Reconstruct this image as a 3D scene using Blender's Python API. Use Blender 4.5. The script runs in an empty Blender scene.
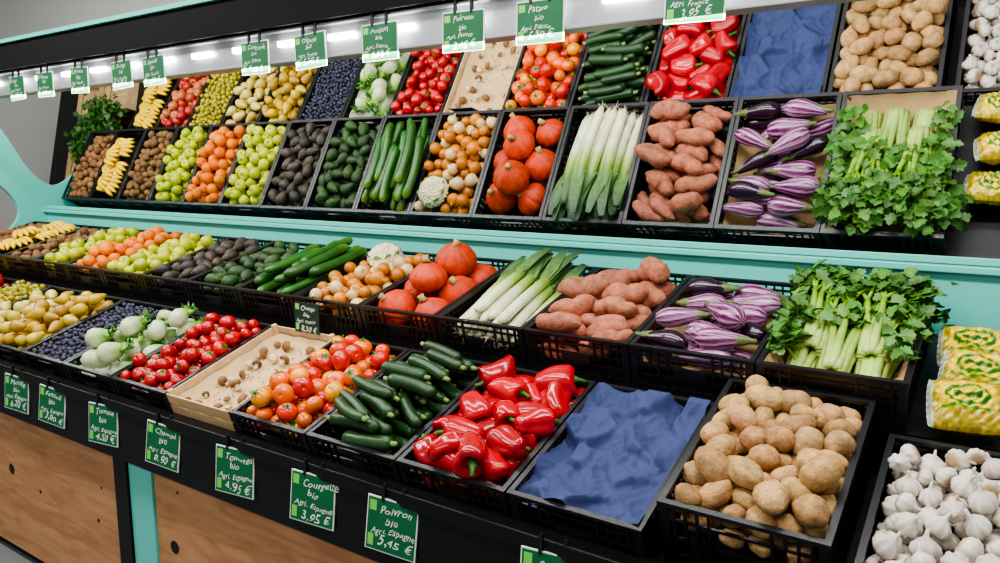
import bpy, math, random
import numpy as np
from mathutils import Vector, Matrix, noise

rng = np.random.default_rng(11)
random.seed(11)
H = 2.05            # camera height
U = rng.uniform

def S(r, g, b):
    def f(c):
        c = max(c, 0)/255.0
        return c/12.92 if c <= 0.04045 else ((c+0.055)/1.055)**2.4
    return (f(r), f(g), f(b))

# ------------------------------------------------------------------ materials
def new_mat(name):
    m = bpy.data.materials.new(name); m.use_nodes = True
    nt = m.node_tree
    return m, nt, nt.nodes['Principled BSDF']

def mat_plain(name, col, rough=0.5, metal=0.0, bump=0.0, scale=40, emit=0.0, var=0.0, spec=None):
    m, nt, b = new_mat(name)
    b.inputs['Base Color'].default_value = (*col, 1)
    b.inputs['Roughness'].default_value = rough
    b.inputs['Metallic'].default_value = metal
    if spec is not None: b.inputs['Specular IOR Level'].default_value = spec
    if emit:
        b.inputs['Emission Color'].default_value = (*col, 1)
        b.inputs['Emission Strength'].default_value = emit
    if bump or var:
        tc = nt.nodes.new('ShaderNodeTexCoord')
        n = nt.nodes.new('ShaderNodeTexNoise'); n.inputs['Scale'].default_value = scale
        n.inputs['Detail'].default_value = 4
        nt.links.new(tc.outputs['Object'], n.inputs['Vector'])
        if bump:
            bp = nt.nodes.new('ShaderNodeBump'); bp.inputs['Strength'].default_value = bump
            bp.inputs['Distance'].default_value = 0.01
            nt.links.new(n.outputs['Fac'], bp.inputs['Height'])
            nt.links.new(bp.outputs['Normal'], b.inputs['Normal'])
        if var:
            mx = nt.nodes.new('ShaderNodeMix'); mx.data_type = 'RGBA'
            mx.inputs[6].default_value = (*[c*(1-var) for c in col], 1)
            mx.inputs[7].default_value = (*[min(1, c*(1+var)) for c in col], 1)
            nt.links.new(n.outputs['Fac'], mx.inputs[0])
            nt.links.new(mx.outputs[2], b.inputs['Base Color'])
    return m

def mat_veg(name, rough=0.4, bump=0.15, bscale=60, var=0.25, vscale=25, coat=0.0, sat=1.12, val=1.0, spots=0.0):
    m, nt, b = new_mat(name)
    at = nt.nodes.new('ShaderNodeAttribute'); at.attribute_name = 'Col'
    tc = nt.nodes.new('ShaderNodeTexCoord')
    n = nt.nodes.new('ShaderNodeTexNoise'); n.inputs['Scale'].default_value = vscale
    n.inputs['Detail'].default_value = 5
    nt.links.new(tc.outputs['Object'], n.inputs['Vector'])
    mr = nt.nodes.new('ShaderNodeMapRange')
    mr.inputs['From Min'].default_value = 0.3; mr.inputs['From Max'].default_value = 0.7
    mr.inputs['To Min'].default_value = 1-var; mr.inputs['To Max'].default_value = 1+var*0.6
    nt.links.new(n.outputs['Fac'], mr.inputs['Value'])
    fac = mr.outputs['Result']
    if spots:
        n3 = nt.nodes.new('ShaderNodeTexNoise'); n3.inputs['Scale'].default_value = 170; n3.inputs['Detail'].default_value = 2
        nt.links.new(tc.outputs['Object'], n3.inputs['Vector'])
        m3 = nt.nodes.new('ShaderNodeMapRange'); m3.inputs['From Min'].default_value = .30; m3.inputs['From Max'].default_value = .42
        m3.inputs['To Min'].default_value = 1-spots; m3.inputs['To Max'].default_value = 1
        nt.links.new(n3.outputs['Fac'], m3.inputs['Value'])
        mm = nt.nodes.new('ShaderNodeMath'); mm.operation = 'MULTIPLY'
        nt.links.new(fac, mm.inputs[0]); nt.links.new(m3.outputs['Result'], mm.inputs[1]); fac = mm.outputs[0]
    mul = nt.nodes.new('ShaderNodeVectorMath'); mul.operation = 'SCALE'
    nt.links.new(at.outputs['Color'], mul.inputs[0])
    nt.links.new(fac, mul.inputs['Scale'])
    hs = nt.nodes.new('ShaderNodeHueSaturation'); hs.inputs['Saturation'].default_value = sat; hs.inputs['Value'].default_value = val
    nt.links.new(mul.outputs[0], hs.inputs['Color'])
    nt.links.new(hs.outputs[0], b.inputs['Base Color'])
    b.inputs['Roughness'].default_value = rough
    if coat: b.inputs['Coat Weight'].default_value = coat; b.inputs['Coat Roughness'].default_value = 0.12
    if bump:
        n2 = nt.nodes.new('ShaderNodeTexNoise'); n2.inputs['Scale'].default_value = bscale
        n2.inputs['Detail'].default_value = 3
        nt.links.new(tc.outputs['Object'], n2.inputs['Vector'])
        bp = nt.nodes.new('ShaderNodeBump'); bp.inputs['Strength'].default_value = bump
        bp.inputs['Distance'].default_value = 0.006
        nt.links.new(n2.outputs['Fac'], bp.inputs['Height'])
        nt.links.new(bp.outputs['Normal'], b.inputs['Normal'])
    return m

M_matte = mat_veg('earthy_skin', 0.75, 0.55, 90, 0.4, 45, sat=1.05, spots=.45)
M_papery = mat_veg('papery_skin', 0.6, 0.2, 60, 0.15, 40, sat=0.9)
M_squash = mat_veg('squash_skin', 0.58, 0.4, 90, 0.3, 30, spots=.22, sat=1.05)
M_wax = mat_veg('waxy_skin', 0.36, 0.12, 50, 0.24, 20)
M_gloss = mat_veg('glossy_skin', 0.2, 0.06, 30, 0.2, 18, coat=0.4)
M_leaf = mat_veg('leaf_skin', 0.5, 0.25, 120, 0.3, 40, sat=1.0)
M_rough = mat_veg('knobbly_skin', 0.5, 0.8, 160, 0.35, 60)
M_paper = mat_veg('paper_liner', 0.8, 0.3, 70, 0.12, 15, sat=1.0)
M_film = mat_veg('printed_film', 0.28, 0.5, 60, 0.25, 70, coat=0.35, sat=1.15)

M_black = mat_plain('black_plastic', S(20, 20, 23), 0.36, bump=0.08, scale=200)
M_blackmetal = mat_plain('black_lacquer', S(16, 16, 18), 0.45, spec=.3)
M_canopy = mat_plain('canopy_black', S(14, 14, 15), 0.7, spec=.15)
M_teal = mat_plain('teal_paint', S(98, 202, 188), 0.35, var=0.03, scale=4)
M_alu = mat_plain('brushed_aluminium', S(158, 160, 164), 0.42, metal=0.6)
M_white = mat_plain('chalk_white', S(232, 240, 232), 0.7)
M_green = mat_plain('green_slate', S(8, 98, 54), 0.55, var=0.2, scale=20)
M_dgreen = mat_plain('dark_slate', S(16, 50, 38), 0.5, var=0.2, scale=20)
M_lgreen = mat_plain('leaf_logo_green', S(120, 205, 90), 0.5)
M_led = mat_plain('led_diffuser', (1.0, 0.98, 0.95), 0.5, emit=24)
M_hole = mat_plain('dark_hole', S(15, 12, 10), 0.9)

def mat_wood(name, c1, c2, sc=(1.2, 8, 8)):
    m, nt, b = new_mat(name)
    tc = nt.nodes.new('ShaderNodeTexCoord'); mp = nt.nodes.new('ShaderNodeMapping')
    mp.inputs['Scale'].default_value = sc
    n = nt.nodes.new('ShaderNodeTexNoise'); n.inputs['Scale'].default_value = 3
    n.inputs['Detail'].default_value = 7; n.inputs['Distortion'].default_value = 1.2
    nt.links.new(tc.outputs['Object'], mp.inputs[0]); nt.links.new(mp.outputs[0], n.inputs['Vector'])
    cr = nt.nodes.new('ShaderNodeValToRGB')
    cr.color_ramp.elements[0].position = 0.35; cr.color_ramp.elements[0].color = (*c1, 1)
    cr.color_ramp.elements[1].position = 0.65; cr.color_ramp.elements[1].color = (*c2, 1)
    nt.links.new(n.outputs['Fac'], cr.inputs[0]); nt.links.new(cr.outputs[0], b.inputs['Base Color'])
    b.inputs['Roughness'].default_value = 0.6
    return m
M_ply = mat_wood('plywood', S(166, 116, 76), S(190, 142, 98), (1.0, 6, 6))
M_cratewood = mat_wood('poplar_slats', S(200, 165, 118), S(222, 190, 144), (2, 10, 10))

M_mirror, nt, b = new_mat('mirror_glass')
b.inputs['Base Color'].default_value = (0.93, 0.95, 0.95, 1)
b.inputs['Metallic'].default_value = 1; b.inputs['Roughness'].default_value = 0.01

M_floor, nt, b = new_mat('grey_floor_tiles')
tc = nt.nodes.new('ShaderNodeTexCoord'); br = nt.nodes.new('ShaderNodeTexBrick')
br.inputs['Color1'].default_value = (*S(112, 116, 118), 1); br.inputs['Color2'].default_value = (*S(122, 126, 128), 1)
br.inputs['Mortar'].default_value = (*S(80, 82, 84), 1); br.inputs['Scale'].default_value = 1.0
br.inputs['Brick Width'].default_value = 0.45; br.inputs['Row Height'].default_value = 0.45
br.inputs['Mortar Size'].default_value = 0.006; br.offset = 0
nt.links.new(tc.outputs['Object'], br.inputs['Vector']); nt.links.new(br.outputs['Color'], b.inputs['Base Color'])
b.inputs['Roughness'].default_value = 0.4
M_wall = mat_plain('wall_plaster', S(222, 222, 218), 0.8, bump=0.1, scale=30)
M_ceil = mat_plain('ceiling_paint', S(235, 235, 232), 0.9)

# ------------------------------------------------------------------ mesh tools
def link(o, parent=None):
    bpy.context.scene.collection.objects.link(o)
    if parent: o.parent = parent
    return o

class PO:
    def __init__(s, mats):
        s.V = []; s.F = []; s.C = []; s.MI = []; s.SM = []; s.n = 0; s.mats = mats
    def add(s, V, F, C, mi=0, R=None, t=(0, 0, 0), smooth=True):
        V = np.asarray(V, float)
        if R is not None: V = V @ R.T
        V = V + np.asarray(t)
        C = np.asarray(C, float)
        if C.ndim == 1: C = np.tile(C, (len(V), 1))
        n = s.n
        s.V.append(V); s.C.append(C)
        s.F.extend([tuple(i+n for i in f) for f in F])
        s.MI.extend([mi]*len(F)); s.SM.extend([smooth]*len(F))
        s.n += len(V)
    def build(s, name, M=None, parent=None):
        me = bpy.data.meshes.new(name)
        V = np.vstack(s.V)
        me.from_pydata(V.tolist(), [], s.F)
        C = np.vstack(s.C); C = np.hstack([np.clip(C, 0, 1), np.ones((len(C), 1))]).astype(np.float32)
        at = me.color_attributes.new('Col', 'FLOAT_COLOR', 'POINT')
        at.data.foreach_set('color', C.ravel())
        me.polygons.foreach_set('use_smooth', s.SM)
        me.polygons.foreach_set('material_index', s.MI)
        for m in s.mats: me.materials.append(m)
        me.update()
        o = bpy.data.objects.new(name, me)
        if M is not None: o.matrix_world = M
        return link(o, parent)

def box(x0, x1, y0, y1, z0, z1):
    V = [(x0,y0,z0),(x1,y0,z0),(x1,y1,z0),(x0,y1,z0),(x0,y0,z1),(x1,y0,z1),(x1,y1,z1),(x0,y1,z1)]
    F = [(0,3,2,1),(4,5,6,7),(0,1,5,4),(1,2,6,5),(2,3,7,6),(3,0,4,7)]
    return V, F

def boxes_obj(name, lst, mat, parent=None, M=None, bevel=0.0):
    po = PO([mat])
    for b_ in lst:
        V, F = box(*b_); po.add(V, F, (1, 1, 1), smooth=False)
    o = po.build(name, M, parent)
    if bevel:
        md = o.modifiers.new('bevel', 'BEVEL'); md.width = bevel; md.segments = 2
    return o

def empty(name, M=None):
    e = bpy.data.objects.new(name, None); e.empty_display_size = 0.1
    if M is not None: e.matrix_world = M
    return link(e)

def rot(ax, a):
    return np.array(Matrix.Rotation(a, 3, ax))
def rrand():
    return rot('Z', U(0, 6.28)) @ rot('X', U(0, 6.28)) @ rot('Y', U(0, 6.28))

_fc = {}
def gridF(nr, nu):
    k = (nr, nu)
    if k not in _fc:
        F = []
        for i in range(nr-1):
            for j in range(nu):
                a = i*nu+j; b_ = i*nu+(j+1) % nu
                F.append((a, b_, b_+nu, a+nu))
        F.append(tuple(reversed(range(nu))))
        F.append(tuple(range((nr-1)*nu, nr*nu)))
        _fc[k] = F
    return _fc[k]

def blob(rx, ry, rz, nu=14, nv=9, amp=0.0):
    ph = np.linspace(-math.pi/2, math.pi/2, nv); ph[0] += 0.06; ph[-1] -= 0.06
    th = np.arange(nu)*2*math.pi/nu
    P, T = np.meshgrid(ph, th, indexing='ij')
    D = np.stack([np.cos(P)*np.cos(T), np.cos(P)*np.sin(T), np.sin(P)], -1).reshape(-1, 3)
    f = np.ones(len(D))
    if amp:
        for q in range(4):
            k = rng.normal(size=3)*(1.2+q*0.8)
            f += amp*np.sin(D@k+U(0, 6.28))/(1+q*0.3)
    return D*f[:, None]*np.array([rx, ry, rz]), gridF(nv, nu)

def lathe(prof, nu=16, mod=None):
    prof = np.array(prof, float); th = np.arange(nu)*2*math.pi/nu
    R = np.repeat(prof[:, 0:1], nu, 1)
    if mod is not None: R = R*mod(th[None, :], np.linspace(0, 1, len(prof))[:, None])
    V = np.stack([R*np.cos(th), R*np.sin(th), np.repeat(prof[:, 1:2], nu, 1)], -1).reshape(-1, 3)
    return V, gridF(len(prof), nu)

def TUBE(path, rad, nu=10, flat=1.0, mod=None):
    path = np.array(path, float); n = len(path)
    tg = np.gradient(path, axis=0); tg /= np.linalg.norm(tg, axis=1)[:, None]+1e-9
    up = np.array([0, 0, 1.0])
    if abs(tg[:, 2]).max() > 0.9: up = np.array([1.0, 0.05, 0])
    sd = np.cross(tg, up); sd /= np.linalg.norm(sd, axis=1)[:, None]
    nm = np.cross(sd, tg)
    th = np.arange(nu)*2*math.pi/nu
    rad = np.asarray(rad, float)[:, None]*np.ones((n, nu))
    if mod is not None: rad = rad*mod(th[None, :])
    V = path[:, None, :] + (rad*np.cos(th))[..., None]*sd[:, None, :] + (rad*np.sin(th)*flat)[..., None]*nm[:, None, :]
    return V.reshape(-1, 3), gridF(n, nu)

def strip(path, w, fold=0.25):
    path = np.array(path, float); n = len(path)
    tg = np.gradient(path, axis=0); tg /= np.linalg.norm(tg, axis=1)[:, None]+1e-9
    sd = np.cross(tg, [0, 0, 1.0]); sd /= np.linalg.norm(sd, axis=1)[:, None]+1e-9
    nm = np.cross(sd, tg); w = np.asarray(w, float)[:, None]*np.ones((n, 1))
    V = np.stack([path-sd*w+nm*w*fold, path, path+sd*w+nm*w*fold], 1).reshape(-1, 3)
    F = []
    for i in range(n-1):
        for j in range(2):
            a = i*3+j; F.append((a, a+1, a+4, a+3))
    return V, F

_lo = [(0.0,0.0),(.22,.10),(.20,.26),(.46,.30),(.36,.46),(.50,.66),(.28,.70),(.20,.88),(0,1)]
def leaflet(L):
    right = [(x, y, 0.25*abs(x)) for x, y in _lo]; left = [(-x, y, 0.25*abs(x)) for x, y in _lo[1:-1]]
    V = np.array(right+left)*L
    nR = len(right)
    V[:, 2] -= 0.25*(V[:, 1]**2)/L
    F = [tuple(range(nR)), tuple([0]+[nR-1]+list(range(nR+len(left)-1, nR-1, -1)))]
    return V, F

def pack(w, d, n, r, L=0.0, yaw=None, floor=0.0, cand=60, mound=0.0, rj=0.12, pre=None, shr=0.94, cx=0.5, cy=0.5):
    k = 1 if L <= 2*r else max(2, int(math.ceil((L-2*r)/(r*1.0)))+1)
    Sx = np.zeros((0, 4)) if pre is None else np.array(pre, float)
    out = []
    for i in range(n):
        ri = r*(1+rj*U(-1, 1))
        ya = np.array([(yaw() if yaw else 0.0) for _ in range(cand)])
        hl = max(0, L/2-r)
        hx = np.abs(np.cos(ya))*hl+ri; hy = np.abs(np.sin(ya))*hl+ri
        x = hx+rng.random(cand)*np.maximum(w-2*hx, 0); y = hy+rng.random(cand)*np.maximum(d-2*hy, 0)
        off = np.linspace(-hl, hl, k)
        px = x[:, None]+np.cos(ya)[:, None]*off; py = y[:, None]+np.sin(ya)[:, None]*off
        z = np.full(cand, floor+ri)
        if len(Sx):
            d2 = (px[..., None]-Sx[:, 0])**2+(py[..., None]-Sx[:, 1])**2
            rr = (ri+Sx[:, 3])*shr
            hh = np.where(d2 < rr**2, Sx[:, 2]+np.sqrt(np.maximum(rr**2-d2, 0)), -9)
            z = np.maximum(z, hh.max(axis=(1, 2)))
        sc = z+mound*((x/w-cx)**2+(y/d-cy)**2)
        b_ = int(np.argmin(sc))
        out.append((x[b_], y[b_], z[b_], ya[b_], ri))
        Sx = np.vstack([Sx, np.stack([px[b_], py[b_], np.full(k, z[b_]), np.full(k, ri)], 1)])
    return out

def vary(c, a=0.12):
    c = np.array(c); return c*(1+U(-a, a))*(1+rng.uniform(-a*0.35, a*0.35, 3))

# ------------------------------------------------------------------ crates
def crate_mesh(name, w, L, h):
    po = PO([M_black]); bx = []
    t = 0.006
    rw, rh = 0.016, 0.012
    for z0, z1, ww in ((h-rh, h, rw), (0, 0.012, 0.010)):
        bx += [(0, w, 0, ww, z0, z1), (0, w, L-ww, L, z0, z1), (0, ww, ww, L-ww, z0, z1), (w-ww, w, ww, L-ww, z0, z1)]
    for x in (0.002, w-0.026):
        for y in (0.002, L-0.026):
            bx.append((x, x+0.024, y, y+0.024, 0.012, h-rh))
    bx.append((0.008, w-0.008, 0.008, L-0.008, 0.002, 0.006))
    for zf in (0.28, 0.52, 0.76):
        z = h*zf
        bx += [(0.02, w-0.02, 0.003, 0.003+t, z, z+0.008), (0.02, w-0.02, L-0.003-t, L-0.003, z, z+0.008),
               (0.003, 0.003+t, 0.02, L-0.02, z, z+0.008), (w-0.003-t, w-0.003, 0.02, L-0.02, z, z+0.008)]
    n = 13
    for i in range(1, n):
        x = 0.01+(w-0.02)*i/n
        top = h-rh if abs(i-n/2) > 2 else h*0.52
        bx += [(x-0.003, x+0.003, 0.001, 0.010, 0.01, top), (x-0.003, x+0.003, L-0.010, L-0.001, 0.01, top)]
    n = 19
    for i in range(1, n):
        y = 0.01+(L-0.02)*i/n
        bx += [(0.001, 0.010, y-0.003, y+0.003, 0.01, h-rh), (w-0.010, w-0.001, y-0.003, y+0.003, 0.01, h-rh)]
    bx += [(0.02, w-0.02, 0.004, 0.008, 0.01, h*0.30), (0.02, w-0.02, L-0.008, L-0.004, 0.01, h*0.30),
           (0.004, 0.008, 0.02, L-0.02, 0.01, h*0.30), (w-0.008, w-0.004, 0.02, L-0.02, 0.01, h*0.30)]
    bx += [(w/2-0.055, w/2+0.055, 0.0, 0.006, h*0.30, h*0.55)]
    for b_ in bx:
        V, F = box(*b_); po.add(V, F, (1, 1, 1), smooth=False)
    o = po.build(name); me = o.data
    bpy.data.objects.remove(o)
    return me

CW = 0.398
A1, L1, H1 = math.radians(18.5), 0.575, 0.15
A2, L2, H2 = math.radians(15.3), 0.60, 0.15
me_f = crate_mesh('crate_front_mesh', CW, L1, H1)
me_fp = crate_mesh('crate_tall_mesh', CW, L1, 0.235)
me_b = crate_mesh('crate_back_mesh', CW, L2, H2)

def frame(x, y, z, a, h):
    n = Vector((0, -math.sin(a), math.cos(a)))
    O = Vector((x, y, z)) - n*h
    return Matrix.Translation(O) @ Matrix.Rotation(a, 4, 'X')

FRONT = (1.62, H-0.88); BACK = (2.18, H-0.561)
def Mfront(xl): return frame(xl, FRONT[0], FRONT[1], A1, H1)
def Mback(xl): return frame(xl, BACK[0], BACK[1], A2, H2)

# ------------------------------------------------------------------ produce fills
CARD = S(172, 140, 100)
def liner(po, w, d, z, mi, col=CARD, edge=.045):
    nx, ny = 10, 14
    V = []; F = []
    for j in range(ny+1):
        for i in range(nx+1):
            x = w*i/nx; y = d*j/ny
            e = min(i, nx-i, j, ny-j)
            zz = z + (edge if e == 0 else 0) + 0.004*math.sin(i*2.1+j*1.7)
            V.append((x, y, zz))
    for j in range(ny):
        for i in range(nx):
            a = j*(nx+1)+i; F.append((a, a+1, a+nx+2, a+nx+1))
    po.add(V, F, col, mi)

def fill_round(po, w, d, zr, n, r, cols, shape=(1, 1, 1), amp=0.0, nu=14, nv=9, mound=0.12, fl=0.085, rj=0.12):
    for x, y, z, ya, ri in pack(w, d, n, r, floor=zr-fl, mound=mound, rj=rj):
        V, F = blob(ri*shape[0], ri*shape[1], ri*shape[2], nu, nv, amp)
        c = cols[rng.integers(len(cols))]
        po.add(V, F, vary(c), 0, rrand(), (x, y, z))

def potatoes(po, w, d, zr):
    for x, y, z, ya, ri in pack(w, d, 118, 0.0310, floor=zr-0.125, mound=0.05, rj=0.26, cand=120):
        V, F = blob(ri*U(1.12, 1.55), ri*U(.94, 1.06), ri*.92, 20, 13, 0.06)
        c = vary(S(188, 150, 102), .15)
        if U(0, 1) < .2: c = vary(S(164, 126, 84), .1)
        k = (1+.16*np.sin(V[:, 0]*60+U(0, 6))*np.sin(V[:, 1]*70+U(0, 6)))[:, None]
        po.add(V, F, c*k, 0, rot('Z', U(0, 6.28))@rot('Y', U(-.5, .5)), (x, y, z))

def pepper(po, s, R, t, col):
    L = s*2.85
    prof = [(0.002, L*.5-.020), (.35*s, L*.5-.016), (.70*s, L*.5-.003), (.93*s, L*.5-.008), (1.02*s, L*.5-.026)]
    for q in (0.3, .42, .55, .68, .8, .9): prof.append((s*(1.02-0.50*q**2.0), L*(.5-q)))
    prof += [(s*.36, -L*.5+.006), (s*.2, -L*.5+.001), (0.002, -L*.5+.006)]
    p0, p1 = U(0, 6), U(0, 6); lo = 3 if U(0, 1) < .6 else 4
    lob = lambda th, v: 1+0.13*(np.abs(np.cos(lo*.5*th+p0))**.8-.5)*2*.8+0.03*np.cos(5*th+p1+4*v)
    V, F = lathe(prof, 28, lob)
    bend = U(-.3, .3); V[:, 0] += bend*(V[:, 2]**2)/L*2
    V[:, 1] += .006*np.sin(V[:, 2]*40+U(0, 6)); V[:, 2] += .006*np.sin(V[:, 0]*60+U(0, 6))
    po.add(V, F, col, 0, R, t)
    P = [(0, 0, L*.5-.022), (0, 0, L*.5-.008), (.003, 0, L*.5+.010), (.010, .002, L*.5+.028)]
    TV, TF = TUBE(P, [s*.34, s*.28, .006, .0070], 8)
    po.add(TV, TF, S(58, 110, 32), 1, R, t)

def peppers(po, w, d, zr):
    for x, y, z, ya, ri in pack(w, d, 50, 0.036, L=.122, yaw=lambda: U(0, 6.28), floor=zr-0.13, mound=.03, rj=.16, cand=160, shr=.86):
        R = rot('Z', ya)@rot('Y', math.pi/2+U(-.3, .3))@rot('Z', U(0, 6.28))
        pepper(po, ri*1.22, R, (x, y, z), vary(S(180, 6, 26), .2))

def long_item(po, L, r, bend, R, t, colf, nu=12, n=12, taper=.12, mod=None, mi=0):
    s = np.linspace(-1, 1, n)
    s = np.sign(s)*(1-(1-np.abs(s))**1.6)
    P = np.stack([s*L/2, bend*(1-s**2), np.zeros(n)], 1)
    e = np.clip(1-np.abs(s), 0, 1)
    rad = r*np.minimum(1, np.sqrt(e/taper*1.0+.02))
    rad[0] = rad[-1] = r*.12
    V, F = TUBE(P, rad, nu, mod=mod)
    C = colf(V, L)
    po.add(V, F, C, mi, R, t)

def zucchini(po, w, d, zr):
    def cf(V, L):
        c = vary(S(32, 62, 30), .25); th = np.arctan2(V[:, 2], V[:, 1])
        k = 1+.35*np.sin(th*7+U(0, 6))
        return c[None, :]*k[:, None]
    for x, y, z, ya, ri in pack(w, d, 48, 0.022, L=.20, yaw=lambda: rng.normal(-.22, .16)+(math.pi if U(0, 1) < .5 else 0), floor=zr-.10, mound=.03, rj=.18, cand=100):
        R = rot('Z', ya)@rot('Y', U(-.08, .08)); L = .2*U(.88, 1.08)
        long_item(po, L, ri, U(-.014, .014), R, (x, y, z), cf, 14, 14, .10)
        TV, TF = TUBE([(L*.465, 0, 0), (L*.51, 0, 0), (L*.58, 0, .002)], [ri*.55, .0085, .0085], 6)
        po.add(TV, TF, S(122, 145, 78), 1, R, (x, y, z))

def cucumbers(po, w, d, zr, n=26, L=.36, r=.0215, base=(46, 88, 36)):
    def cf(V, L):
        c = vary(S(*base), .22); u = V[:, 0]/L+.5
        tip = np.array(S(120, 150, 60)); k = np.clip((u-.8)/.2, 0, 1)[:, None]*.6
        return c*(1-k)+tip*k
    for x, y, z, ya, ri in pack(w, d, n, r, L=L, yaw=lambda: math.pi/2+rng.normal(0, .15), floor=zr-.08, mound=.10, rj=.15):
        R = rot('Z', ya)@rot('Y', U(-.05, .05))
        long_item(po, L*U(.9, 1.06), ri, U(-.024, .024), R, (x, y, z), cf, 12, 14, .12, mod=lambda th: 1+.03*np.cos(6*th))

def sweet(po, w, d, zr):
    for x, y, z, ya, ri in pack(w, d, 34, 0.031, L=.15, yaw=lambda: rng.normal(.1, .5), floor=zr-.115, mound=.03, rj=.28, cand=160):
        R = rot('Z', ya)@rot('Y', U(-.15, .15))@rot('X', U(0, 6))
        s = np.linspace(-1, 1, 15); LL = .155*U(.85, 1.3)
        P = np.stack([s*LL/2, U(-.018, .018)*(1-s**2)+.005*np.sin(s*5+U(0, 6)), .005*np.sin(s*4+U(0, 6))], 1)
        rad = ri*1.12*(np.maximum(1-np.abs(s)**U(2.0, 3.0), 0.02))**.6*(1+.09*np.sin(s*7+U(0, 6)))
        V, F = TUBE(P, rad, 16, mod=lambda th: 1+.06*np.cos(2*th+1)+.05*np.cos(3*th))
        po.add(V, F, vary(S(168, 106, 82), .15), 0, R, (x, y, z))

def eggplants(po, w, d, zr):
    liner(po, w, d, zr-.11, 2)
    for x, y, z, ya, ri in pack(w, d, 22, 0.035, L=.165, yaw=lambda: rng.normal(0, .3)+(math.pi if U(0, 1) < .5 else 0), floor=zr-.105, mound=.02, rj=.16, cand=160):
        R = rot('Z', ya)@rot('Y', math.pi/2)@rot('Z', U(0, 6))
        L = .165
        prof = [(.002, -L/2), (.55, -L/2+.006), (.85, -L/2+.022), (1, -L/2+.045), (.98, -L/2+.07), (.85, 0.01), (.68, .035), (.52, .058), (.40, .072), (.3, L/2)]
        prof = [(p[0]*(ri*1.12 if p[0] > .01 else 1), p[1]) for p in prof]
        V, F = lathe(prof, 56)
        th = np.arctan2(V[:, 1], V[:, 0])
        if U(0, 1) < .62:
            a = np.array(S(92, 24, 78)); b_ = np.array(S(206, 172, 196))
            k = np.clip((.5+.6*np.sin(th*10+V[:, 2]*30+U(0, 6))+.45*np.sin(th*19+V[:, 2]*45)-.30)*1.4, 0, 1)[:, None]*.8
            C = a*(1-k)+b_*k
        else:
            C = vary(S(38, 12, 36), .2)
        V[:, 0] += U(-1, 1)*V[:, 2]**2*1.5
        po.add(V, F, C, 0, R, (x, y, z))
        pr = [(ri*.50, .030), (ri*.62, .045), (ri*.52, .062), (ri*.42, .075), (.009, .086), (.008, .105), (.006, .106)]
        V, F = lathe(pr, 15, lambda t_, v: 1+.12*np.cos(5*t_)*(1-v))
        V[:15, 2] += .012*np.cos(5*np.arange(15)*2*math.pi/15)
        po.add(V, F, vary(S(92, 104, 56), .15), 1, R, (x, y, z))

def leeks(po, w, d, zr):
    for x, y, z, ya, ri in pack(w, d, 23, 0.0185, L=.55, yaw=lambda: math.pi/2+rng.normal(0, .09), floor=zr-.085, mound=.5, rj=.2, cand=120):
        L = .56
        R = rot('Z', ya)@rot('Y', U(-.12, -.02))
        s = np.linspace(0, 1, 12); P = np.stack([(s-.5)*L*.72-.07, .01*np.sin(s*3), 0*s], 1)
        rad = ri*np.where(s < .04, .6, np.where(s < .1, 1.12, 1.0))
        rad = rad*(1+.25*s)
        V, F = TUBE(P, rad, 12, flat=.9)
        u = (V[:, 0]+.5*L*.72+.07)/(L*.72)
        c0 = np.array(S(214, 216, 188)); c1 = np.array(S(158, 182, 98)); c2 = np.array(S(62, 100, 54))
        k1 = np.clip((u-.42)/.25, 0, 1)[:, None]; k2 = np.clip((u-.62)/.3, 0, 1)[:, None]
        C = c0*(1-k1)+c1*k1; C = C*(1-k2)+c2*k2
        po.add(V, F, C, 0, R, (x, y, z))
        for q in range(5):
            s = np.linspace(0, 1, 8); yw = U(-.22, .22)
            P = np.stack([.06+s*U(.15, .24), yw*s*.18+U(-.006, .006), U(-.01, .012)+U(-.02, .09)*s-.05*s**2], 1)
            ww = ri*1.35*np.array([.8, .95, 1, 1, .95, .85, .7, .45])
            V, F = strip(P, ww, .35)
            k = np.repeat(s, 3)[:, None]
            C = np.array(S(96, 134, 66))*(1-k)+np.array(S(42, 78, 46))*k
            po.add(V, F, C*U(.8, 1.15), 1, R, (x, y, z))
        for q in range(8):
            e = rng.normal(size=3)*.006
            P = [(-.27, 0, 0), (-.28+e[0]*.3, e[1]*.6, e[2]*.6), (-.292+e[0], e[1]*1.6, e[2]*1.6)]
            V, F = TUBE(P, [.0018, .0014, .0006], 4)
            po.add(V, F, S(200, 188, 150), 0, R, (x, y, z))

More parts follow.
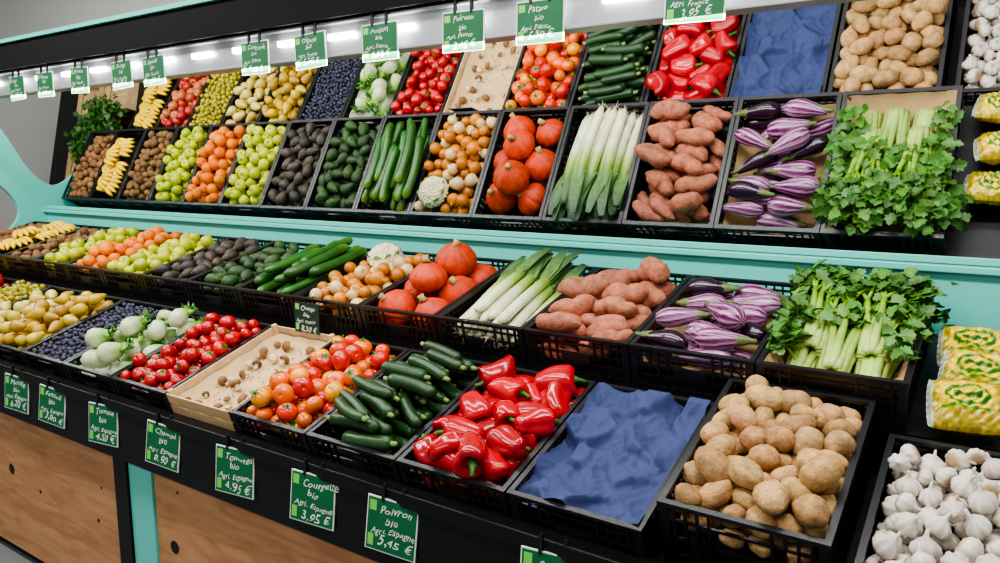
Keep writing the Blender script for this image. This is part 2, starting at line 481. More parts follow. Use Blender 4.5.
def pumpkins(po, w, d, zr):
    spots = [(.095, .09, 0, .080), (.275, .10, 0, .074), (.09, .27, 0, .078), (.28, .28, .0, .082), (.10, .45, 0, .080), (.275, .46, 0, .076), (.185, .22, .100, .076), (.20, .40, .100, .084)]
    for x, y, dz, ri in spots:
        z = zr-.12+ri*.9+dz
        pr = []; sq = U(.76, .9)
        for q in np.linspace(0, 1, 17):
            a = -math.pi/2+q*math.pi
            rr = math.cos(a)*ri*1.06; zz = math.sin(a)*ri*sq
            if q > .72: zz += ri*.22*(q-.72)*3.5; rr *= 1-.25*(q-.72)*3
            if q < .12: zz += .008
            pr.append((max(rr, .003), zz))
        nr = int(rng.integers(8, 12))
        V, F = lathe(pr, 60, lambda th, v: 1-.075*(1-np.abs(np.sin(th*nr/2)))**2*np.sin(v*math.pi)+.012+.02*np.cos(2*th+ri*900))
        R = rot('Z', U(0, 6.28))@rot('X', U(-.75, .75))
        c = vary(S(190, 62, 34), .14)
        th = np.arctan2(V[:, 1], V[:, 0])
        k = np.clip((-V[:, 2]/ri-.6)*3, 0, 1)[:, None]*.5
        g = ((1-np.abs(np.sin(th*nr/2)))**4)[:, None]*.3
        C = c*(1-k)+np.array(S(205, 120, 60))*k; C = C*(1-g)+np.array(S(214, 118, 62))*g
        po.add(V, F, C, 0, R, (x, y, z))
        V, F = TUBE([(0, 0, ri*.95), (0, 0, ri*1.10), (.006, 0, ri*1.28)], [.020, .012, .014], 8, mod=lambda th: 1+.15*np.cos(5*th))
        po.add(V, F, S(176, 150, 98), 1, R, (x, y, z))

def onion_mesh(ri):
    pr = [(.004, -ri*.86), (ri*.45, -ri*.8), (ri*.82, -ri*.5), (ri, -.05*ri), (ri*.93, ri*.38), (ri*.6, ri*.72), (ri*.25, ri*.95), (ri*.1, ri*1.2), (.002, ri*1.4)]
    return lathe(pr, 18)

def cauliflower(po, c, R0):
    V, F = blob(R0*.9, R0*.9, R0*.7, 16, 10); po.add(V, F, S(215, 204, 170), 0, None, c)
    for i in range(150):
        a = i*2.39996; h = 1-i/150*1.15; rr = math.sqrt(max(0, 1-h*h))
        p = np.array([rr*math.cos(a), rr*math.sin(a), h*.8])*R0*.9
        V, F = blob(*(np.array([1, 1, .9])*R0*U(.13, .18)), 8, 6, .06)
        po.add(V, F, vary(S(226, 216, 186), .06), 0, None, np.array(c)+p)
    for i in range(9):
        a = i*.7+.1; dx, dy = math.cos(a), math.sin(a); s = np.linspace(0, 1, 6)
        P = np.stack([dx*R0*(.5+.5*np.sin(s*1.7)), dy*R0*(.5+.5*np.sin(s*1.7)), -R0*.8+s*R0*1.3], 1)
        V, F = strip(P, R0*np.array([.25, .4, .45, .42, .3, .1]), .2)
        po.add(V, F, vary(S(130, 165, 92), .1), 1, None, c)

def onions(po, w, d, zr):
    cc = (.12, d-.11, zr+.01); R0 = .082
    cauliflower(po, cc, R0)
    for x, y, z, ya, ri in pack(w, d, 84, 0.031, floor=zr-.10, mound=.05, pre=[(cc[0], cc[1], cc[2], R0)], cy=.4, rj=.18, cand=90):
        V, F = onion_mesh(ri)
        th = np.arctan2(V[:, 1], V[:, 0]); c = vary(S(190, 128, 72), .16)
        if U(0, 1) < .25: c = vary(S(212, 186, 142), .05)
        C = c[None, :]*(1+.15*np.sin(th*9))[:, None]
        po.add(V, F, C, 0, rrand(), (x, y, z))

def garlic(po, w, d, zr):
    for x, y, z, ya, ri in pack(w, d, 160, 0.0262, floor=zr-.105, mound=.03, rj=.22, cand=110):
        pr = [(.003, -ri*.72), (ri*.55, -ri*.72), (ri*.92, -ri*.4), (ri*1.06, 0), (ri*.92, ri*.38), (ri*.55, ri*.68), (ri*.24, ri*.88), (ri*.16, ri*1.05), (ri*.14, ri*U(1.15, 1.5)), (.002, ri*1.52)]
        p = U(0, 6)
        V, F = lathe(pr, 28, lambda th, v: 1-.20*(1-np.abs(np.cos(th*4+p)))**1.5*np.sin(np.clip(v*1.4, 0, 1)*math.pi)+.03*np.cos(2*th))
        V[:, 0] += np.where(V[:, 2] > ri*.8, (V[:, 2]-ri*.8)*U(-.8, .8), 0)
        th = np.arctan2(V[:, 1], V[:, 0])
        tint = S(220, 212, 198) if U(0, 1) < .75 else S(210, 194, 184)
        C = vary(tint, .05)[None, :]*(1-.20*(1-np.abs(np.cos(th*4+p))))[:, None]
        base = (V[:, 2] < -ri*.6)[:, None]
        C = np.where(base, np.array(S(165, 134, 98)), C)
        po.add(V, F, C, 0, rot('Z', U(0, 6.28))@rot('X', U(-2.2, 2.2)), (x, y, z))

def celery_spray(po, p, dirv, n, size=.04, spread=.05, col=(68, 116, 38)):
    for i in range(n):
        V, F = leaflet(size*U(.7, 1.3))
        R = rot('Z', math.atan2(dirv[1], dirv[0])-math.pi/2+rng.normal(0, .9))@rot('X', U(-.6, .9))@rot('Y', U(-.8, .8))
        t = np.array(p)+rng.normal(size=3)*np.array([spread, spread, spread*.55])
        po.add(V, F, vary(S(*col), .35), 1, R, t)

def celery(po, w, d, zr):
    liner(po, w, d, zr-.09, 2, edge=.085)
    for bi, (bx_, by, yw, bz) in enumerate([(.085, .045, .02, -.03), (.275, .045, .02, -.03), (.18, .06, .0, .005), (.10, .15, -.1, .02), (.27, .15, .1, .02)]):
        for q in range(12):
            a = q/12*2*math.pi; rr = .030
            ax = bx_+math.cos(a)*rr; az = zr-.05+bz+math.sin(a)*rr*.8
            fan = yw+math.cos(a)*.20+rng.normal(0, .05); Ls = U(.24, .35) if bi < 3 else U(.18, .25)
            s = np.linspace(0, 1, 10)
            P = np.stack([ax+np.sin(fan*s)*Ls*s, by+s*Ls, az+.05*s*U(.4, 1.3)+math.sin(a)*.03*s], 1)
            V, F = TUBE(P, .0150*(1-.5*s)*np.where(s < .05, .8, 1), 12, flat=.7, mod=lambda th: 1+.12*np.cos(6*th))
            k = np.clip((P[:, 1]-by)/Ls, 0, 1); k = np.repeat(k, 12)[:, None]
            C = np.array(S(180, 200, 124))*(1-k)+np.array(S(120, 162, 62))*k
            po.add(V, F, C*U(.88, 1.08), 0, None)
            end = P[-1]
            for m_ in range(3):
                dv = np.array([fan+U(-.6, .6), 1, U(-.1, .35)]); dv /= np.linalg.norm(dv)
                l2 = U(.04, .12)
                e2 = np.clip(end+dv*l2, [.01, 0, 0], [w-.01, d-.02, zr+.09])
                V, F = TUBE([end, (end+e2)/2+[0, 0, .005], e2], [.0065, .005, .003], 6); po.add(V, F, S(118, 160, 62), 0)
                celery_spray(po, e2, dv, 7, .042, .022)
    for i in range(250):
        y = .22+(d-.24)*U(0, 1); p = (U(-.0, w), min(y, d-.01), zr+U(.0, .045+.04*min(1, (y-.2)*4))); celery_spray(po, p, (rng.normal(), 1, 0), 1, .046, .01, (82, 132, 48))
    for i in range(100):
        side = 0 if U(0, 1) < .6 else w
        p = (side+U(-.01, .06)*(1 if side == 0 else -1), U(.08, .35), zr+U(-.01, .05)); celery_spray(po, p, (rng.normal(), 1, 0), 1, .044, .006, (72, 122, 42))

def tomatoes(po, w, d, zr, cols, r, n, nu=16):
    for x, y, z, ya, ri in pack(w, d, n, r, floor=zr-.10, mound=.05, rj=.22, cand=80):
        pr = [(.002, -ri*.82)]
        for q in np.linspace(.1, .9, 9):
            a = -math.pi/2+q*math.pi; pr.append((math.cos(a)*ri*1.05, math.sin(a)*ri*.86))
        pr += [(ri*.12, ri*.72), (.002, ri*.68)]
        V, F = lathe(pr, nu, lambda th, v: 1-.03*np.abs(np.sin(2.5*th))*v)
        R = rot('Z', U(0, 6.28))@rot('X', U(-1.3, 1.3))
        po.add(V, F, vary(cols[rng.integers(len(cols))], .14), 0, R, (x, y, z))
        if U(0, 1) < .5:
            for q in range(5):
                a = q*1.2566; s = np.linspace(0, 1, 4)
                P = np.stack([np.cos(a)*s*ri*.6, np.sin(a)*s*ri*.6, ri*.74+ri*.1*np.sin(s*3)], 1)
                V, F = strip(P, ri*np.array([.1, .13, .09, .01]), .1); po.add(V, F, S(60, 108, 34), 1, R, (x, y, z))
            V, F = TUBE([(0, 0, ri*.68), (0, 0, ri*.9), (.003, 0, ri*1.1)], [.003, .0025, .003], 6); po.add(V, F, S(70, 118, 38), 1, R, (x, y, z))

def apples(po, w, d, zr, cols, n=60, r=.035):
    for x, y, z, ya, ri in pack(w, d, n, r, floor=zr-.085, mound=.12, rj=.1):
        pr = [(.003, -ri*.7), (ri*.3, -ri*.85), (ri*.7, -ri*.66), (ri*.95, -ri*.2), (ri*1.02, ri*.2), (ri*.85, ri*.65), (ri*.5, ri*.88), (ri*.2, ri*.75), (.002, ri*.6)]
        V, F = lathe(pr, 14)
        R = rot('Z', U(0, 6.28))@rot('X', U(-1, 1))
        po.add(V, F, vary(cols[rng.integers(len(cols))], .12), 0, R, (x, y, z))
        V, F = TUBE([(0, 0, ri*.6), (0, 0, ri*.85), (.003, 0, ri*1.1)], [.0015, .0015, .002], 5); po.add(V, F, S(90, 65, 35), 1, R, (x, y, z))

def pears(po, w, d, zr, cols, n=46):
    for x, y, z, ya, ri in pack(w, d, n, .031, L=.10, yaw=lambda: U(0, 6.28), floor=zr-.08, mound=.08):
        pr = [(.003, -.045), (ri*.6, -.043), (ri*.95, -.028), (ri, -.01), (ri*.8, .012), (ri*.55, .028), (ri*.42, .040), (ri*.2, .048), (.002, .049)]
        V, F = lathe(pr, 12); R = rot('Z', ya)@rot('Y', math.pi/2)
        po.add(V, F, vary(cols[rng.integers(len(cols))], .12), 0, R, (x, y, z))
        V, F = TUBE([(0, 0, .046), (0, 0, .053), (.002, 0, .060)], [.0018, .0015, .002], 5); po.add(V, F, S(90, 65, 35), 1, R, (x, y, z))

def avocados(po, w, d, zr, cols, n=52):
    for x, y, z, ya, ri in pack(w, d, n, .030, L=.08, yaw=lambda: U(0, 6.28), floor=zr-.085, mound=.08):
        pr = [(.003, -.043), (ri*.6, -.040), (ri*.97, -.02), (ri, -.004), (ri*.86, .014), (ri*.62, .030), (ri*.4, .041), (.002, .046)]
        V, F = lathe(pr, 12); R = rot('Z', ya)@rot('Y', math.pi/2)
        po.add(V, F, vary(cols[rng.integers(len(cols))], .25), 0, R, (x, y, z))
        V, F = TUBE([(0, 0, .044), (0, 0, .047), (0, 0, .049)], [.005, .005, .004], 6); po.add(V, F, S(120, 95, 50), 1, R, (x, y, z))

def bananas(po, w, d, zr):
    for bx_, by, bz, yw in [(.12, .14, 0, .4), (.25, .16, .01, -.3), (.13, .31, .01, .2), (.25, .34, 0, .5), (.18, .25, .05, -.2), (.2, .43, .03, .1), (.13, .45, .0, -.4), (.26, .46, 0, .2)]:
        for q in range(5):
            f = (q-2)*.22; s = np.linspace(0, 1, 10); ang = (s-.5)*1.7
            P = np.stack([.10*np.sin(ang), 0*s+(q-2)*.026*np.sin(np.clip(s, 0, .5)*math.pi), .10*(np.cos(ang)-.75)], 1)
            rad = .0175*np.array([.35, .4, .85, 1, 1, 1, 1, .9, .5, .25])
            V, F = TUBE(P, rad, 8, mod=lambda th: 1+.06*np.cos(5*th))
            k = np.repeat(s, 8)[:, None]; c = vary(S(230, 190, 46), .06)
            C = np.where(k < .12, np.array(S(150, 160, 60)), c); C = np.where(k > .95, np.array(S(70, 55, 30)), C)
            po.add(V, F, C, 0, rot('Z', yw+f), (bx_, by, zr-.01+bz))

def fennel(po, w, d, zr):
    liner(po, w, d, zr-.09, 2, S(200, 195, 178))
    for x, y, z, ya, ri in pack(w, d-.03, 18, .046, L=.15, yaw=lambda: math.pi/2+rng.normal(0, .5), floor=zr-.105, mound=.02, cand=140):
        R = rot('Z', ya)@rot('Y', U(-.12, .02))
        V, F = lathe([(.003, -.06), (ri*.5, -.058), (ri*.95, -.032), (ri, -.005), (ri*.8, .022), (ri*.55, .042), (ri*.4, .052)], 18, lambda th, v: 1+.06*np.cos(6*th))
        V[:, 1] *= .8
        k = np.clip((V[:, 2]+.02)/.06, 0, 1)[:, None]
        po.add(V, F, np.array(S(212, 222, 186))*(1-k)+np.array(S(136, 180, 90))*k, 0, R@rot('Y', math.pi/2), (x, y, z))
        for q in range(4):
            a = (q-1.5)*.28; l = U(.015, .035)
            P = [(.040, (q-1.5)*.012, 0), (.045+l*.5, (q-1.5)*.014+a*l*.5, .0), (.045+l, (q-1.5)*.014+a*l, .0)]
            V, F = TUBE(P, [.012, .011, .009], 8); po.add(V, F, S(138, 182, 92), 0, R, (x, y, z))
            e = np.array(P[-1])
            for m_ in range(16):
                dv = rng.normal(size=3)*.014+np.array([.002, 0, .006]); V, F = strip([e, e+dv*.5, e+dv], [.003, .006, .001], .1)
                po.add(V, F, vary(S(76, 128, 48), .2), 1, R, (x, y, z))

def mushrooms(po, w, d, zr, n=24):
    liner(po, w, d, zr-.08, 2, S(204, 172, 126))
    for x, y, z, ya, ri in pack(w, d, n, .021, floor=zr-.08, mound=-.03, rj=.3, cand=2):
        z = min(z, zr-.03)
        V, F = lathe([(.003, -ri*.1), (ri*.6, -ri*.05), (ri, .0), (ri*.98, ri*.3), (ri*.75, ri*.65), (ri*.4, ri*.85), (.002, ri*.92)], 14)
        R = rot('Z', U(0, 6.28))@rot('X', U(-1.5, 1.5))
        po.add(V, F, vary(S(138, 102, 66) if U(0, 1) < .65 else S(212, 196, 168), .15), 0, R, (x, y, z))
        V, F = TUBE([(0, 0, .002), (0, 0, -ri*.6), (0.002, 0, -ri*1.1)], [ri*.4, ri*.38, ri*.42], 8); po.add(V, F, S(216, 202, 176), 0, R, (x, y, z))
    for q in range(110):
        V, F = blob(U(.002, .006), U(.002, .004), .002, 6, 4); po.add(V, F, vary(S(120, 88, 56), .3), 0, rrand(), (U(.02, w-.02), U(.02, d-.02), zr-.074))

def blue_paper(po, w, d, zr):
    nx, ny = 110, 150
    V = []; F = []
    # facet-like crumples: height from distance to random creases (piecewise-planar)
    P_ = [(U(0, 1), U(0, 1), U(-.022, .022), U(-.30, .30), U(-.30, .30)) for _ in range(46)]
    P_ = np.array(P_)
    for j in range(ny+1):
        for i in range(nx+1):
            x = w*i/nx; y = d*j/ny
            e = min(i/nx, 1-i/nx, j/ny, 1-j/ny)
            wx = x+.02*noise.noise(Vector((x*9, y*9, 4))); wy = y+.02*noise.noise(Vector((x*9, y*9, 9)))
            dx = wx-P_[:, 0]*w; dy = wy-P_[:, 1]*d
            d2 = dx*dx+dy*dy; wt = np.exp(-d2/(.030**2)*.5)+1e-9
            wt = wt**2.5; wt /= wt.sum()
            z = float((wt*(P_[:, 2]+P_[:, 3]*dx+P_[:, 4]*dy)).sum())
            z += .012*(1-2.6*abs(noise.noise(Vector((wx*9, wy*6+wx*5, 2)))))
            z += .0030*(1-2.6*abs(noise.noise(Vector((wx*34, wy*28, 7)))))
            zz = zr-.040+z+.03*max(0, 1-e/.10)
            zz = min(zz, zr+.015)
            V.append((x, y, zz))
    for j in range(ny):
        for i in range(nx):
            a = j*(nx+1)+i; F.append((a, a+1, a+nx+2, a+nx+1))
    po.add(V, F, S(46, 58, 102), 0, smooth=True)

def small_round(po, w, d, zr, cols, n, r, nu=8, nv=6, shape=(1, 1, 1)):
    fill_round(po, w, d, zr, n, r, cols, shape, 0, nu, nv, .03, .05)

# ------------------------------------------------------------------ build rows
def make(what, fn, M, w, L, zr, mats, crate_me, wood=False):
    e = empty('crate_of_'+what, M)
    if wood:
        bx = []; hh = H1+.01
        for z0 in (0.005, .055, .105):
            bx += [(0, CW, 0, .006, z0, z0+.042), (0, CW, L1-.006, L1, z0, z0+.042), (0, .006, 0, L1, z0, z0+.042), (CW-.006, CW, 0, L1, z0, z0+.042)]
        for x in (.006, CW-.026):
            for y in (.006, L1-.026): bx.append((x, x+.02, y, y+.02, 0, hh))
        for i in range(6): bx.append((.01+i*.064, .01+i*.064+.055, .006, L1-.006, 0, .005))
        boxes_obj('wooden_slat_crate', bx, M_cratewood, e)
    else:
        link(bpy.data.objects.new('plastic_crate', crate_me), e)
    po = PO(mats); fn(po, w, L, zr)
    po.build(what, Matrix.Translation((.013, .014, 0)), e)
    return e
iw = CW-.026; d1 = L1-.028; d2 = L2-.028

red, orange, yellow = S(198, 32, 18), S(230, 102, 24), S(236, 154, 34)
PM = [M_wax, M_leaf, M_paper]
front = [
 ('blue_tissue_paper', blue_paper, [M_paper, M_paper]),
 ('red_peppers', peppers, [M_gloss, M_leaf]),
 ('zucchinis', zucchini, [M_wax, M_leaf]),
 ('mixed_tomatoes', lambda p, w, d, z: tomatoes(p, w, d, z, [red, red, orange, S(216, 56, 22), yellow], .034, 82), [M_gloss, M_leaf]),
 ('mushrooms', mushrooms, [M_matte, M_leaf, M_paper]),
 ('vine_tomatoes', lambda p, w, d, z: tomatoes(p, w, d, z, [S(184, 16, 16), S(172, 12, 14)], .029, 120, 12), [M_gloss, M_leaf]),
 ('fennel', fennel, PM),
 ('blueberries', lambda p, w, d, z: small_round(p, w, d, z, [S(40, 42, 66), S(54, 54, 82), S(30, 28, 48)], 600, .012), [M_papery]),
 ('pears', lambda p, w, d, z: pears(p, w, d, z, [S(200, 178, 86), S(190, 158, 74), S(170, 134, 70)]), [M_wax, M_leaf]),
 ('yellow_pears', lambda p, w, d, z: pears(p, w, d, z, [S(208, 192, 124), S(194, 174, 98)], 36), [M_wax, M_leaf]),
 ('green_grapes', lambda p, w, d, z: small_round(p, w, d, z, [S(154, 148, 60), S(138, 130, 52), S(174, 158, 76)], 320, .017), [M_wax]),
 ('pink_apples', lambda p, w, d, z: apples(p, w, d, z, [S(170, 82, 70), S(192, 120, 90), S(156, 62, 60)], 62), [M_wax, M_leaf]),
 ('bananas', bananas, [M_wax]),
]
make('potatoes', potatoes, frame(-.660, 1.645, H-.803, A1, .235), iw, d1, .235, [M_matte], me_fp)
for k, (nm, fn, mats) in enumerate(front):
    xl = -1.085-.405*k if k else -1.085
    make(nm, fn, Mfront(xl), iw, d1, H1, mats, me_f, nm == 'mushrooms')
make('garlic', garlic, Mfront(-.222), iw, d1, H1, [M_papery], me_f)

back = [
 ('celery', celery, PM),
 ('eggplants', eggplants, [M_gloss, M_leaf, M_paper]),
 ('sweet_potatoes', sweet, [M_matte]),
 ('leeks', leeks, [M_wax, M_leaf]),
 ('pumpkins', pumpkins, [M_squash, M_matte]),
 ('onions_and_cauliflower', onions, [M_wax, M_leaf]),
 ('cucumbers', cucumbers, [M_wax]),
 ('green_avocados', lambda p, w, d, z: avocados(p, w, d, z, [S(48, 76, 34), S(38, 62, 28)]), [M_rough, M_leaf]),
 ('dark_avocados', lambda p, w, d, z: avocados(p, w, d, z, [S(56, 50, 42), S(70, 62, 50), S(48, 42, 36)]), [M_rough, M_leaf]),
 ('green_apples', lambda p, w, d, z: apples(p, w, d, z, [S(170, 180, 60), S(186, 192, 80)]), [M_wax, M_leaf]),
 ('oranges', lambda p, w, d, z: fill_round(p, w, d, z, 60, .036, [S(224, 112, 22), S(230, 132, 40)], mound=.12), [M_rough]),
 ('yellow_apples', lambda p, w, d, z: apples(p, w, d, z, [S(162, 180, 54), S(184, 188, 72)]), [M_wax, M_leaf]),
 ('kiwis', lambda p, w, d, z: fill_round(p, w, d, z, 110, .026, [S(124, 92, 54), S(108, 78, 46)], (1.25, .95, .95), nu=10, nv=7), [M_matte]),
 ('bananas', bananas, [M_wax]),
 ('brown_kiwis', lambda p, w, d, z: fill_round(p, w, d, z, 110, .026, [S(140, 100, 62), S(122, 86, 54)], (1.25, .95, .95), nu=10, nv=7), [M_matte]),
]
for k, (nm, fn, mats) in enumerate(back):
    make(nm, fn, Mback(-.585-.402*k), iw, d2, H2, mats, me_b)

# bagged packs on the right
M = Mback(-.155)
def bag(po, R, t, bw=.185, bh=.15, th=.040):
    nx, ny = 48, 38
    p1, p2 = U(0, 6), U(0, 6)
    for side in (1, -1):
        V = []; C = []; F = []
        for j in range(ny+1):
            for i in range(nx+1):
                u = i/nx*2-1; v = j/ny*2-1
                e = max(0, (1-abs(u)**3))*max(0, (1-abs(v)**3))
                z = side*th*e**.55*(1+.12*math.sin(u*6+v*4+p1))+.005*math.sin(u*11+v*9+p2)*e+.004*math.sin(u*23-v*17)*e
                if abs(u) > .92: z = side*.001+.005*math.sin(v*22+p1)
                V.append((u*bw/2*(1-.06*abs(v)**3), v*bh/2*(1-.05*abs(u)**3), z))
                nn = noise.noise(Vector((u*9+p1, v*7, p2))); n4 = noise.noise(Vector((u*22+p1, v*20, p2)))
                c = S(176+50*nn+40*n4, 156+50*nn+40*n4, 70+50*nn)
                if abs(u) > .84: c = S(176+60*n4, 184+60*n4, 168+60*n4)
                if abs(u) < .70 and -.35 < v < .80: c = S(238, 196, 14)
                if (u/.58)**2+((v-.24)/.44)**2 < 1: c = S(36, 112, 24)
                if (u/.46)**2+((v-.24)/.29)**2 < 1: c = S(240, 206, 30)
                if abs(v-.24) < .09 and abs(u) < .34: c = S(30, 92, 24)
                if abs(u) < .64 and -.33 < v < -.24: c = S(60, 132, 34)
                C.append(c)
        for j in range(ny):
            for i in range(nx):
                a = j*(nx+1)+i
                F.append((a, a+1, a+nx+2, a+nx+1) if side > 0 else (a, a+nx+1, a+nx+2, a+1))
        po.add(V, F, C, 0, R, t)
for k, (x, y, z, tl, rz) in enumerate([(.098, .055, .075, .50, .12), (.112, .215, .082, .52, -.10), (.094, .375, .082, .50, .05), (.30, .07, .075, .5, -.15), (.31, .225, .08, .52, .1), (.30, .385, .082, .5, -.05)]):
    po = PO([M_film])
    bag(po, rot('Z', rz)@rot('X', tl), (0, 0, 0))
    po.build('salad_bag', M@Matrix.Translation((x, y, z)))

# ------------------------------------------------------------------ stand
XL, XR = -6.24, .9
st = empty('produce_display_stand')
Mf = Mfront(0); Mb = Mback(0)
boxes_obj('front_sloped_shelf', [(XL, XR, -.02, L1+.005, -.03, -.001)], M_blackmetal, st, Mf)
boxes_obj('back_sloped_shelf', [(XL, XR, -.005, L2+.02, -.03, -.001)], M_blackmetal, st, Mb)
boxes_obj('front_fascia', [(XL, XR, 1.585, 1.61, H-1.215, H-.97), (XL, XR, 1.58, 1.66, H-.985, H-.965), (XL, XR, 1.575, 1.585, H-1.0, H-.955)], M_blackmetal, st, bevel=.003)
boxes_obj('carcass', [(XL, XR, 1.70, 2.86, .02, H-1.13), (XL, XR, 2.24, 2.27, H-1.13, H-.75)], M_blackmetal, st)
boxes_obj('plywood_panel_left', [(XL, -3.15, 1.64, 1.66, .06, H-1.13)], M_ply, st)
boxes_obj('plywood_panel_right', [(-2.865, XR, 1.64, 1.66, .06, H-1.13)], M_ply, st)
boxes_obj('plinth', [(XL, XR, 1.67, 1.72, 0, .08)], M_blackmetal, st)
boxes_obj('black_upright', [(-3.145, -3.045, 1.62, 1.70, 0, H-1.13)], M_blackmetal, st)
boxes_obj('teal_upright', [(-3.04, -2.87, 1.63, 1.70, 0, H-1.13)], M_teal, st)
po = PO([M_hole])
for (x, z, r) in [(-2.745, .5, .028), (-3.35, .45, .009), (-3.9, .45, .009), (-2.70, .75, .006), (-3.3, .62, .006), (-4.2, .5, .028)]:
    V, F = lathe([(.001, 0), (r, 0), (r, .002), (.001, .002)], 20)
    po.add(V, F, (0, 0, 0), 0, rot('X', math.pi/2), (x, 1.640, z), smooth=False)
po.build('cable_holes', None, st)

TH = math.radians(39); n2 = (math.cos(TH), math.sin(TH)); CC = 2.022
def my(zr): return (CC-n2[1]*zr)/n2[0]
zb, zt = -.31, .455
boxes_obj('teal_back_panel', [(XL, XR, 2.86, 2.885, H-1.13, H+zb+.005)], M_teal, st)
boxes_obj('teal_ledge_trim', [(XL, XR, 2.828, 2.858, H+zb-.028, H+zb-.004)], M_teal, st, bevel=.004)
V = []
for z, off in ((zb, 0), (zt, 0), (zt, .012), (zb, .012)):
    for x in (XL, XR):
        V.append((x, my(z)+n2[0]*off, H+z+n2[1]*off))
po = PO([M_mirror]); po.add(V, [(0, 1, 3, 2), (2, 3, 5, 4), (4, 5, 7, 6), (6, 7, 1, 0), (0, 2, 4, 6), (1, 7, 5, 3)], (1, 1, 1), smooth=False)
po.build('tilted_mirror')

def smooth_poly(pts, n=8):
    out = []
    for i in range(len(pts)-1):
        p0 = pts[max(i-1, 0)]; p1 = pts[i]; p2 = pts[i+1]; p3 = pts[min(i+2, len(pts)-1)]
        for q in range(n):
            t = q/n
            out.append(tuple(.5*((2*p1[k])+(-p0[k]+p2[k])*t+(2*p0[k]-5*p1[k]+4*p2[k]-p3[k])*t*t+(-p0[k]+3*p1[k]-3*p2[k]+p3[k])*t**3) for k in (0, 1)))
    out.append(pts[-1]); return out
crv = smooth_poly([(2.2, -.66), (2.5, -.52), (2.66, -.36), (2.60, -.18), (2.38, .02), (2.14, .25), (1.96, .60)])
pts = crv+[(2.4, .60), (my(.45)+.03, .45), (my(zb)+.03, zb), (2.9, -1.1), (2.2, -1.1)]
V = [(XL-.04, y, H+z) for y, z in pts]+[(XL, y, H+z) for y, z in pts]
n = len(pts)
F = [tuple(range(n)), tuple(reversed(range(n, 2*n)))]+[(i, i+n, (i+1) % n+n, (i+1) % n) for i in range(n)]
po = PO([M_teal]); po.add(V, F, (1, 1, 1), smooth=False); po.build('curved_end_panel', None, st)

# light rail + canopy
ry = my(.45)-.07
lr = empty('light_rail')
boxes_obj('aluminium_profile', [(XL, XR, ry, ry+.05, H+.440, H+.565), (XL, XR, ry-.03, ry+.05, H+.430, H+.440), (XL, XR, ry-.03, ry, H+.555, H+.565)], M_alu, lr, bevel=.002)
bx = []; x = XL+.05
while x < XR-.2:
    bx.append((x, x+.14, ry-.016, ry-.001, H+.498, H+.520)); x += .30
boxes_obj('led_strips', bx, M_led, lr)
boxes_obj('black_canopy', [(XL, XR, ry-.05, ry+.6, H+.570, H+.585), (XL, XR, ry-.06, ry-.035, H+.570, H+.715)], M_canopy, lr)
boxes_obj('teal_cornice', [(XL, XR, ry-.08, ry+.6, H+.715, H+.735)], M_teal, lr)

# ------------------------------------------------------------------ price tags
def text(parent, s, x, y, size, mat, yoff=-.0045, rotz=0.0):
    c = bpy.data.curves.new('handwriting_curve', 'FONT'); c.body = s; c.size = size; c.shear = .3; c.align_x = 'LEFT'
    c.resolution_u = 3; c.space_character = 1.05
    tmp = bpy.data.objects.new('tmp', c); bpy.context.scene.collection.objects.link(tmp)
    bpy.context.view_layer.update()
    me = bpy.data.meshes.new_from_object(tmp.evaluated_get(bpy.context.evaluated_depsgraph_get()))
    bpy.data.objects.remove(tmp)
    sd = random.uniform(0, 99)
    for v in me.vertices:      # hand-lettered wobble
        q = Vector((v.co.x/size*1.3+sd, v.co.y/size*1.6, sd))
        v.co.x += size*.16*noise.noise(q); v.co.y += size*.22*noise.noise(q+Vector((9, 3, 1)))
        v.co.y += size*.10*math.sin(v.co.x/size*1.1+sd)
    me.materials.clear(); me.materials.append(mat)
    o = bpy.data.objects.new('handwriting', me); link(o, parent)
    o.matrix_local = Matrix.Translation((x, yoff, y))@Matrix.Rotation(math.pi/2, 4, 'X')@Matrix.Rotation(rotz, 4, 'Z')
    return o
def tag(name, M, w, h, lines, mat=M_green, clip=True, border=True):
    e = empty(name, M)
    if border: boxes_obj('frame', [(-w/2, w/2, -.002, .002, 0, h)], M_white, e)
    boxes_obj('board', [(-w/2+.004, w/2-.004, -.0035, .001, .004, h-.004)], mat, e)
    boxes_obj('logo', [(-w/2+.010, -w/2+.034, -.0042, .0, h*.74, h-.012), (-w/2+.010, -w/2+.03, -.0042, .0, .014, h*.3)], M_lgreen, e)
    if clip: boxes_obj('clip', [(-.04, -.030, -.006, .004, h-.01, h+.045), (.030, .04, -.006, .004, h-.01, h+.045)], M_black, e)
    sz = h*.20
    ys = [h*.74, h*.54, h*.33, h*.09]
    xs = [-w*.24, -w*.12, -w*.40, -w*.24]
    for i, s in enumerate(lines[:4]):
        text(e, s, xs[i], ys[i], sz*(1.25 if i == 3 else (.8 if len(s) > 9 else 1.0)), M_white, rotz=random.uniform(-.02, .08))
    return e
low = [(-.577, 'Pommes T.', '3,20 €/kg'), (-.928, 'Poivron', '5,45 €'), (-1.143, 'Courgette', '3,95 €'), (-1.394, 'Tomates', '4,95 €'), (-1.677, 'Champi', '8,90 €'), (-1.945, 'Tomate', '4,50 €'), (-2.2236, 'Fenouil', '3,80 €'), (-2.437, 'Myrtille', '6,20 €')]
for i, (rx, nm, pr) in enumerate(low):
    M = Matrix.Translation((rx*1.6+.015, 1.562, H-.985-.170))@Matrix.Rotation(random.uniform(-.06, .10), 4, 'Y')@Matrix.Rotation(.15, 4, 'Z')@Matrix.Rotation(-.08, 4, 'X')
    tag('price_tag', M, .180, .170, [nm, 'bio', 'Agri. Espagne', pr], M_green)
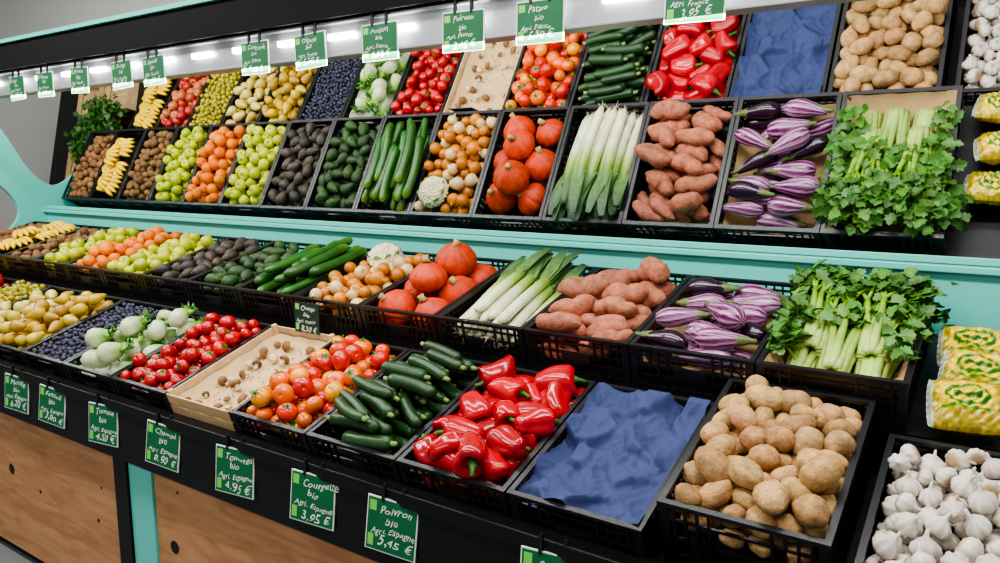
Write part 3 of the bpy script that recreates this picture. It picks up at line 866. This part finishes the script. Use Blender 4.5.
upp = [(-2.265, 'Kiwi'), (-2.11, 'Banane'), (-1.938, 'Pomme'), (-1.743, 'Orange'), (-1.612, 'Avocat'), (-1.262, 'Concomb.'), (-1.101, 'Oignon'), (-.927, 'Potiron'), (-.748, 'Poireau'), (-.605, 'Patate'), (-.3685, 'Aubergine')]
for i, (rx, nm) in enumerate(upp):
    M = Matrix.Translation((rx*(ry-.02), ry-.037, H+.395+(.012 if i == 10 else 0)))@Matrix.Rotation(random.uniform(-.06, .06), 4, 'Y')
    tag('price_tag', M, .178, .135, [nm, 'bio', 'Agri. France', random.choice(['5,50 €', '4,95 €', '3,95 €'])], M_green)
M = Mback(-.19-.41*6)@Matrix.Translation((.0, .0, H2-.03))@Matrix.Rotation(-A2, 4, 'X')@Matrix.Translation((.17, -.03, -.12))
tag('price_tag', M, .16, .14, ['Champi', 'bio', 'Agri. France', '8,50 €'], M_dgreen, clip=False, border=False)

# ------------------------------------------------------------------ neighbouring herb stand (seen in mirror)
boxes_obj('herb_stand', [(-8.2, -6.5, 1.5, 2.7, .80, .84), (-8.2, -8.15, 1.5, 1.55, 0, .80), (-6.55, -6.5, 1.5, 1.55, 0, .80), (-8.2, -8.15, 2.65, 2.7, 0, .8), (-6.55, -6.5, 2.65, 2.7, 0, .8)], M_blackmetal)
for (px, py) in [(-6.75, 2.35), (-7.1, 2.15), (-6.85, 1.95)]:
    po = PO([M_leaf, M_leaf])
    V, F = lathe([(.002, 0), (.07, 0), (.09, .14), (.095, .14), (.085, .13), (.002, .12)], 20); po.add(V, F, S(120, 70, 45), 0, None, (px, py, .84))
    for i in range(30):
        a = U(0, 6.28); rr = U(.02, .18); hz = U(.06, .20)
        e = np.array([px+math.cos(a)*rr, py+math.sin(a)*rr, .96+hz])
        V, F = TUBE([(px, py, .95), ((px+e[0])/2, (py+e[1])/2, .96+hz*.7), e], [.003, .002, .0015], 5); po.add(V, F, S(70, 120, 40), 0)
        celery_spray(po, e, (math.cos(a), math.sin(a)), 12, .05, .04, (54, 104, 34))
    po.build('potted_herb')
for (wx, wy) in [(-6.95, 1.52), (-7.45, 1.55), (-7.5, 2.2)]:
    bx = []
    for z0 in (.845, .895): bx += [(wx-.19, wx+.19, wy, wy+.008, z0, z0+.04), (wx-.19, wx+.19, wy+.29, wy+.298, z0, z0+.04), (wx-.19, wx-.182, wy, wy+.298, z0, z0+.04), (wx+.182, wx+.19, wy, wy+.298, z0, z0+.04)]
    bx.append((wx-.19, wx+.19, wy, wy+.298, .84, .846))
    boxes_obj('wooden_crate', bx, M_cratewood)

# ------------------------------------------------------------------ room
boxes_obj('floor', [(-10, 4, -4, 3.5, -.05, 0)], M_floor)
boxes_obj('wall_back', [(-10, 4, 3.4, 3.5, 0, 3.6)], M_wall)
boxes_obj('wall_left', [(-10.1, -10, -4, 3.5, 0, 3.6)], M_wall)
boxes_obj('ceiling', [(-10, 4, -4, 3.5, 3.6, 3.65)], M_ceil)

# ------------------------------------------------------------------ lights
def area(name, loc, rotx, sx, sy, e, col=(1, 1, 1)):
    l = bpy.data.lights.new(name, 'AREA'); l.shape = 'RECTANGLE'; l.size = sx; l.size_y = sy; l.energy = e; l.color = col
    o = bpy.data.objects.new(name, l); o.location = loc; o.rotation_euler = (rotx, 0, 0); link(o)
area('ceiling_light', (-1.2, .9, 3.55), math.radians(12), 3.0, .3, 76, (1, .98, .94))
area('ceiling_light', (-5.0, .9, 3.55), math.radians(12), 3.0, .3, 90, (1, .98, .94))
area('ceiling_light', (-2.5, -1.6, 3.55), math.radians(20), 5.0, .4, 72, (1, .98, .95))
area('rail_light', (-2.8, ry-.055, H+.425), math.radians(-12), 7.0, .04, 62, (1, .985, .96))
w = bpy.data.worlds.new('world'); bpy.context.scene.world = w; w.use_nodes = True
w.node_tree.nodes['Background'].inputs[0].default_value = (.97, .98, 1, 1)
w.node_tree.nodes['Background'].inputs[1].default_value = .42
try:
    bpy.context.scene.view_settings.look = 'AgX - Medium High Contrast'
except Exception as ex:
    print('look', ex)

# ------------------------------------------------------------------ camera
cam = bpy.data.cameras.new('camera'); cam.sensor_width = 36; cam.lens = 27.0
co = bpy.data.objects.new('camera', cam); co.location = (0, 0, H)
co.rotation_euler = (math.radians(90-8.6), 0, math.radians(34.3)); link(co)
bpy.context.scene.camera = co
